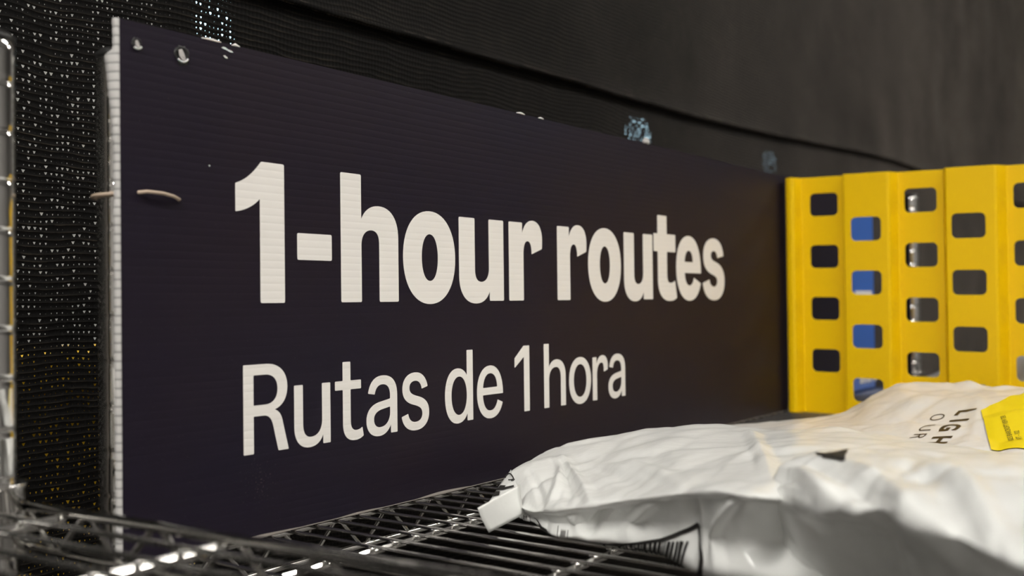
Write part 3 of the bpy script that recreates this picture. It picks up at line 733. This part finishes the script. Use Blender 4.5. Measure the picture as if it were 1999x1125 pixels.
# --- decals that follow a bag's surface
def uv_poly(bm, bag, pts, off=.0004, cuts=6):
    """quad given by four (u,v) corners laid on the bag"""
    a, b, c, d = pts; n = cuts; g = []
    for i in range(n+1):
        r = []
        for j in range(n+1):
            s_, t_ = i/n, j/n
            u = (a[0]*(1-s_)+b[0]*s_)*(1-t_)+(d[0]*(1-s_)+c[0]*s_)*t_; v = (a[1]*(1-s_)+b[1]*s_)*(1-t_)+(d[1]*(1-s_)+c[1]*s_)*t_
            r.append(bm.verts.new(bag.at(u, v, off)))
        g.append(r)
    for i in range(n):
        for j in range(n): bm.faces.new((g[i][j], g[i+1][j], g[i+1][j+1], g[i][j+1]))
def uv_line(bm, bag, pts, w, off=.0005, n=10):
    for p, q in zip(pts, pts[1:]):
        dx, dy = q[0]-p[0], q[1]-p[1]; L = math.hypot(dx, dy); nx, ny = -dy/L*w[1] if isinstance(w, tuple) else -dy/L*w, dx/L*w[0] if isinstance(w, tuple) else dx/L*w
        ex, ey = dx/L*.004, dy/L*.004
        uv_poly(bm, bag, [(p[0]-nx-ex, p[1]-ny-ey), (q[0]-nx+ex, q[1]-ny+ey), (q[0]+nx+ex, q[1]+ny+ey), (p[0]+nx-ex, p[1]+ny-ey)], off, n)
def text_mesh(s, offset=0):
    cu = bpy.data.curves.new('tmp', 'FONT'); cu.body = s; cu.size = 1; cu.fill_mode = 'FRONT'; cu.offset = offset
    ob = bpy.data.objects.new('tmp', cu); COL.objects.link(ob); dg = bpy.context.evaluated_depsgraph_get(); dg.update()
    ev = ob.evaluated_get(dg); me = ev.to_mesh(); vs = [v.co.copy() for v in me.vertices]; fs = [tuple(p.vertices) for p in me.polygons]
    ev.to_mesh_clear(); bpy.data.objects.remove(ob); bpy.data.curves.remove(cu); return vs, fs
def drape_text(bm, tree, s, o, ex, ey, lift=.0005, offset=0):
    vs, fs = text_mesh(s, offset)
    nv = []
    for v in vs:
        p = Vector(o)+Vector(ex)*v.x+Vector(ey)*v.y
        h = tree.ray_cast(Vector((p.x, p.y, ZC+.1)), Vector((0, 0, -1)))
        z = h[0].z if h[0] else ZC-.1
        nv.append(bm.verts.new((p.x, p.y, z+lift)))
    for f in fs:
        try: bm.faces.new([nv[i] for i in f])
        except ValueError: pass

# ---- bag A: the long mailer in the middle, its flap towards the sign
XC = {5: .482, 6: .455, 7: .440}
def section(k, c):
    b, m, cr, t1, t2, r = [Vector(p) for p in c]
    if k in XC: cr = cr*(XC[k]/cr.x)
    if k < 8: m = m*((.5*b.x+.5*cr.x+.003)/m.x)
    w = min(1, k/2); cu = cr*((cr.x+.006*w)/cr.x)+Vector((0, 0, -.004*w-.0005))
    return [tuple(p) for p in (b, m, cu, cr, t1, t2, r)]
FA = [section(k, c) for k, c in enumerate(BAG_A)]
FA = [c+[(c[6][0]+.05, c[6][1]+.015, c[6][2]-.013), (c[6][0]+.07, c[6][1]+.018, ZS)] for c in FA]
folds = [(2.2, 4.2, 1.6, 2.1, .0030, .34), (2.4, 4.2, 3.2, 2.15, .0034, .36), (2.3, 4.2, 2.4, 2.2, -.0024, .30), (2.5, 4.3, 5.4, 2.5, .0016, .35),
         (3.0, 4.1, 4.5, 2.3, -.0016, .35), (4.2, 3.6, 5.2, 2.2, .0018, .3), (6.7, 4.6, 7.35, 2.2, .0036, .30), (7.2, 3.9, 6.2, 3.0, .0016, .3), (7.0, 3.6, 8.3, 3.6, .0018, .3),
         (.9, 4.2, 1.4, 2.2, -.0018, .3), (1.2, 4.6, 2.4, 4.3, .0016, .25), (3.6, 1.9, 3.2, .5, -.0022, .3), (4.6, 1.9, 4.2, .6, .002, .3), (5.4, 1.9, 5.8, .4, -.0025, .35), (6.6, 1.9, 6.3, .3, .003, .3), (2.6, 1.8, 2.9, .5, .002, .3)]
folds = [(a, b+(b > 2), c, d+(d > 2), e*(1.15 if b > 2 else 1.9), f*.75) for a, b, c, d, e, f in folds]
bagA = Bag(FA, 18, 16, .4, folds, .0015, 17, 1, open_rows=7)
A = empty('mailer_bag', 'white plastic mailer with a barcode on its front and a flap at its left end', 'mailer')
link_mesh('body', bagA.mesh(), M_BAG, A, True)
def panel(name, pts, n, m, parent, bow=(0, 0, 0), thick=.0003):
    """bowed four-cornered film"""
    a, b, c, d = [Vector(p)+Vector((0, 0, ZC)) for p in pts]; bm = bmesh.new(); g = []
    for i in range(n+1):
        r = []
        for j in range(n+1):
            s_, t_ = i/n, j/n
            p = a.lerp(b, s_).lerp(d.lerp(c, s_), t_)+Vector(bow)*math.sin(math.pi*s_)*(.6+.4*math.sin(math.pi*t_))
            r.append(bm.verts.new(p))
        g.append(r)
    for i in range(n):
        for j in range(n): bm.faces.new((g[i][j], g[i+1][j], g[i+1][j+1], g[i][j+1]))
    o = link_mesh(name, bm, m, parent, True); s = o.modifiers.new('thick', 'SOLIDIFY'); s.thickness = thick
    return o
def along(p, x): return tuple(Vector(p)*(x/p[0]))       # scales a corner's offset so that it lies at x
fl = panel('sealing_flap', [along((.50, .4004, -.1281), .488), along((.49, .3839, -.1394), .500), along((.533, .3885, -.1362), .542), along((.555, .408, -.1225), .545)], 10, M_BAG, A, (-.002, 0, .001))
pf = panel('printed_flap', [(.605, .4530, -.1233), (.553, .4330, -.1362), (.558, .4100, -.1290), (.588, .4385, -.1238)], 10, M_BAG, A, (-.002, -.001, .001))
def on_panel(o, s_, t_, off=.0006):
    vs = o.data.vertices; n = 10; x, y = s_*n, t_*n; i, j = min(int(x), n-1), min(int(y), n-1); a, b = x-i, y-j
    q = lambda k, l: vs[k*(n+1)+l].co
    p = q(i, j).lerp(q(i+1, j), a).lerp(q(i, j+1).lerp(q(i+1, j+1), a), b)
    nn = (q(i, j+1)-q(i, j)).cross(q(i+1, j)-q(i, j)).normalized()
    if nn.x > 0: nn = -nn
    return p+nn*off
bm = bmesh.new()
tube(bm, [on_panel(pf, .24+.13*math.cos(t), .50+.42*math.sin(t)) for t in [2*math.pi*k/22 for k in range(19)]], .00042, 6)
tube(bm, [on_panel(pf, .40, .72), on_panel(pf, .36, .9), on_panel(pf, .30, .97)], .00042, 6)
for quad in ([(.56, .12), (.70, .05), (.74, .40), (.60, .45)], [(.66, .40), (.74, .36), (.70, .85), (.62, .85)], [(.74, .05), (.88, .02), (.90, .30), (.76, .26)]):
    bm.faces.new([bm.verts.new(on_panel(pf, s_, t_, .0008)) for s_, t_ in quad])
link_mesh('print', bm, M_BLACK, pf)
bm = bmesh.new()
# barcode block wrapped round the lower front of the bag
fr = [(3.82, .10), (3.98, .24), (4.4, .36), (5.0, .56), (5.45, .82), (5.68, 1.0), (5.86, .76), (5.98, .60), (6.02, .50), (6.0, .25), (5.96, .04)]
uv_line(bm, bagA, fr, (.035, .055), .0007)
rb = random.Random(11); u = 4.02
while u < 5.55:
    w = rb.choice((.02, .025, .04, .055, .07)); gap = rb.choice((.03, .035, .045, .06))
    top = .27+(u-4.0)*.27
    uv_poly(bm, bagA, [(u, .02), (u+w, .02), (u+w+.01, top), (u+.01, top)], .0006, 5); u += w+gap
uv_poly(bm, bagA, [(3.62, .02), (3.68, .02), (3.66, .16), (3.60, .16)], .0006, 4)
link_mesh('barcode', bm, M_BLACK, A)['label'] = 'black barcode in a thick frame'
bm = bmesh.new()
uv_poly(bm, bagA, [(1.25, .55), (1.75, .50), (1.95, .15), (1.55, .22)], .0006, 6)
uv_poly(bm, bagA, [(1.05, 1.0), (1.12, 1.0), (1.55, .45), (1.45, .45)], .0006, 6)
uv_line(bm, bagA, [(2.28, .15), (2.24, .75)], .008); uv_line(bm, bagA, [(2.58, .10), (2.56, .62)], .008)
for k in range(7): uv_line(bm, bagA, [(2.36+.022*k, .30+.03*(k % 3)), (2.36+.022*k, .62-.04*(k % 2))], .005)
uv_line(bm, bagA, [(.78, 1.25), (.80, .25)], .012)
link_mesh('print', bm, M_BLACK, A)
bm = bmesh.new(); uv_poly(bm, bagA, [(.30, 1.05), (.74, 1.15), (.74, .30), (.30, .20)], .0006, 6)
tg = link_mesh('tag_patch', bm, M_WHITE, A)
bm = bmesh.new(); uv_line(bm, bagA, [(.42, .42), (.42, .98)], .022, .001); uv_line(bm, bagA, [(.42, .96), (.60, .96)], .022, .001); uv_line(bm, bagA, [(.60, .98), (.60, .66)], .022, .001); uv_line(bm, bagA, [(.60, .68), (.42, .68)], .022, .001)
link_mesh('letter', bm, M_BLACK, tg)

# ---- bag B: the printed mailer at the back, against the yellow divider
FB = [c+[(c[5][0]+.012, c[5][1]+.004, max(ZS+.001, c[5][2]-.02)), (c[5][0]-.02, c[5][1]-.004, max(ZS, c[5][2]-.04) if k > 2 else c[5][2]-.004), (c[0][0]+.02, c[0][1]+.004, ZS if k > 2 else c[0][2]-.008)] for k, c in enumerate(BAG_B)]
fB = [(3.0, 4.2, 8, 4.0, .002, .3), (4.2, 3.6, 6.4, 3.9, -.002, .35), (5.2, 4.4, 5.9, 3.2, .0025, .3), (6.0, 4.5, 5.5, 3.8, -.002, .25), (2.1, 3.4, 4.3, 3.3, .0015, .3), (5.35, 3.1, 4.95, .8, .0016, .2)]
bagB = Bag(FB, 20, 15, .25, fB, .0016, 19, 4, open_rows=6)
B = empty('mailer_bag', 'warm white mailer with dark lettering and a yellow address label lying against the divider', 'mailer')
link_mesh('body', bagB.mesh(), M_BAGB, B, True)
bmt = bagB.mesh(); treeB = BVHTree.FromBMesh(bmt); bmt.free()
bm = bmesh.new()
up, rd = (.0030, -.0200, 0), (-.0186, .0012, 0)
for ch, x, y in (('L', .9590, .2240), ('I', .9335, .2248), ('G', .9205, .2265), ('H', .8905, .2280)):
    drape_text(bm, treeB, ch, (x, y, 0), Vector(rd)*(1.45 if ch != 'I' else 1.2), up, .0005, .035)
o = link_mesh('slogan_lettering', bm, M_BROWNINK, B); o['label'] = 'bold dark capitals'
bm = bmesh.new()
for ch, x, y in (('O', .9490, .2425), ('U', .9195, .2445), ('R', .8975, .2455)):
    drape_text(bm, treeB, ch, (x, y, 0), Vector(rd)*1.35, Vector(up)*.78, .0005, -.012)
o = link_mesh('slogan_lettering', bm, M_BROWNINK, B); o['label'] = 'thin dark capitals'
def drape_poly(bm, tree, pts, lift, n=16):
    a, b, c, d = pts; g = []
    for i in range(n+1):
        r = []
        for j in range(n+1):
            s_, t_ = i/n, j/n
            x = (a[0]*(1-s_)+b[0]*s_)*(1-t_)+(d[0]*(1-s_)+c[0]*s_)*t_; y = (a[1]*(1-s_)+b[1]*s_)*(1-t_)+(d[1]*(1-s_)+c[1]*s_)*t_
            h = tree.ray_cast(Vector((x, y, ZC+.1)), Vector((0, 0, -1))); z = h[0].z if h[0] else ZC-.12
            r.append(bm.verts.new((x, y, z+lift)))
        g.append(r)
    for i in range(n):
        for j in range(n): bm.faces.new((g[i][j], g[i+1][j], g[i+1][j+1], g[i][j+1]))
bm = bmesh.new()
drape_poly(bm, treeB, [(.860, .1785), (.9533, .2054), (1.058, .1766), (.862, .080)], .0014, 40)
lab = link_mesh('address_label', bm, M_LABEL, B, True); lab['label'] = 'bright yellow address label'
bm = bmesh.new()
ex = Vector((.0582, .0180, 0)).normalized(); ey = Vector((-.55, .83, 0)).normalized()
drape_text(bm, treeB, '3025 BARCROFT VIEW TER', (.878, .1655, 0), ex*.0046, ey*.0046*1.25, .0022, .01)
drape_text(bm, treeB, 'APT - 102', (.880, .1600, 0), ex*.0046, ey*.0046*1.25, .0022, .01)
link_mesh('label_text', bm, M_TEXT, lab)

# ---- bag C: the crumpled mailer nearest the lens
FC = []
for k, c in enumerate(BAG_C):
    c = c[:4]+[tuple(Vector(c[4])*((c[4][0]+.018)/c[4][0])), tuple(Vector(c[5])*((min(.492, c[5][0]+.02))/c[5][0]))] if k > 1 else c
    w = c[5]
    lo = max(ZS, w[2]-.012)
    FC.append(c+[(min(.494, w[0]+.03), w[1]+.012, lo), (.497, c[3][1]*.3+c[1][1]*.7, min(-.108, c[0][2]-.02) if k else -.105), (.55, c[0][1]*.8+c[1][1]*.2, c[0][2]-.008 if k else -.1035)])
fC = [(.2, 2.4, 2.5, 2.6, .004, .5), (1.0, 1.2, 2.6, 3.0, .005, .4), (2.0, 1.6, 3.4, 3.0, -.004, .4), (3.0, 1.5, 4.2, 3.0, .004, .4), (4.0, 1.3, 5.2, 3.0, -.003, .4), (4.8, 1.4, 6.0, 3.0, .004, .4)]
bagC = Bag(FC, 16, 14, .42, fC, .0036, 16, 9, open_rows=6)
Cb = empty('mailer_bag', 'crumpled white mailer nearest the front with a black print patch on its top fold', 'mailer')
link_mesh('body', bagC.mesh(), M_BAG, Cb, True)
bm = bmesh.new(); uv_poly(bm, bagC, [(1.92, .72), (2.78, .62), (2.74, 1.40), (2.2, 1.25)], .0006, 10)
link_mesh('print', bm, M_BLACK, Cb)['label'] = 'black print patch on the fold'

# ---- grey bag beyond the divider
GB = []
for k in range(7):
    y = .40-.065*k; h = .055*math.sin(math.pi*(k+.6)/7.2)+.012; x0 = 1.42+.01*math.sin(k)
    GB.append([(x0, y, ZS), (x0+.01, y, ZS+h*.5), (x0+.05, y+.01, ZS+h), (x0+.15, y+.005, ZS+h*1.15), (x0+.26, y, ZS+h), (x0+.31, y, ZS)])
bagG = Bag(GB, 10, 8, .2, [], .004, 20, 3, open_rows=5)
G_ = empty('plastic_bag', 'grey plastic bag half seen through the lowest holes of the yellow divider', 'bag')
link_mesh('body', bagG.mesh(), M_BAGG, G_, True)
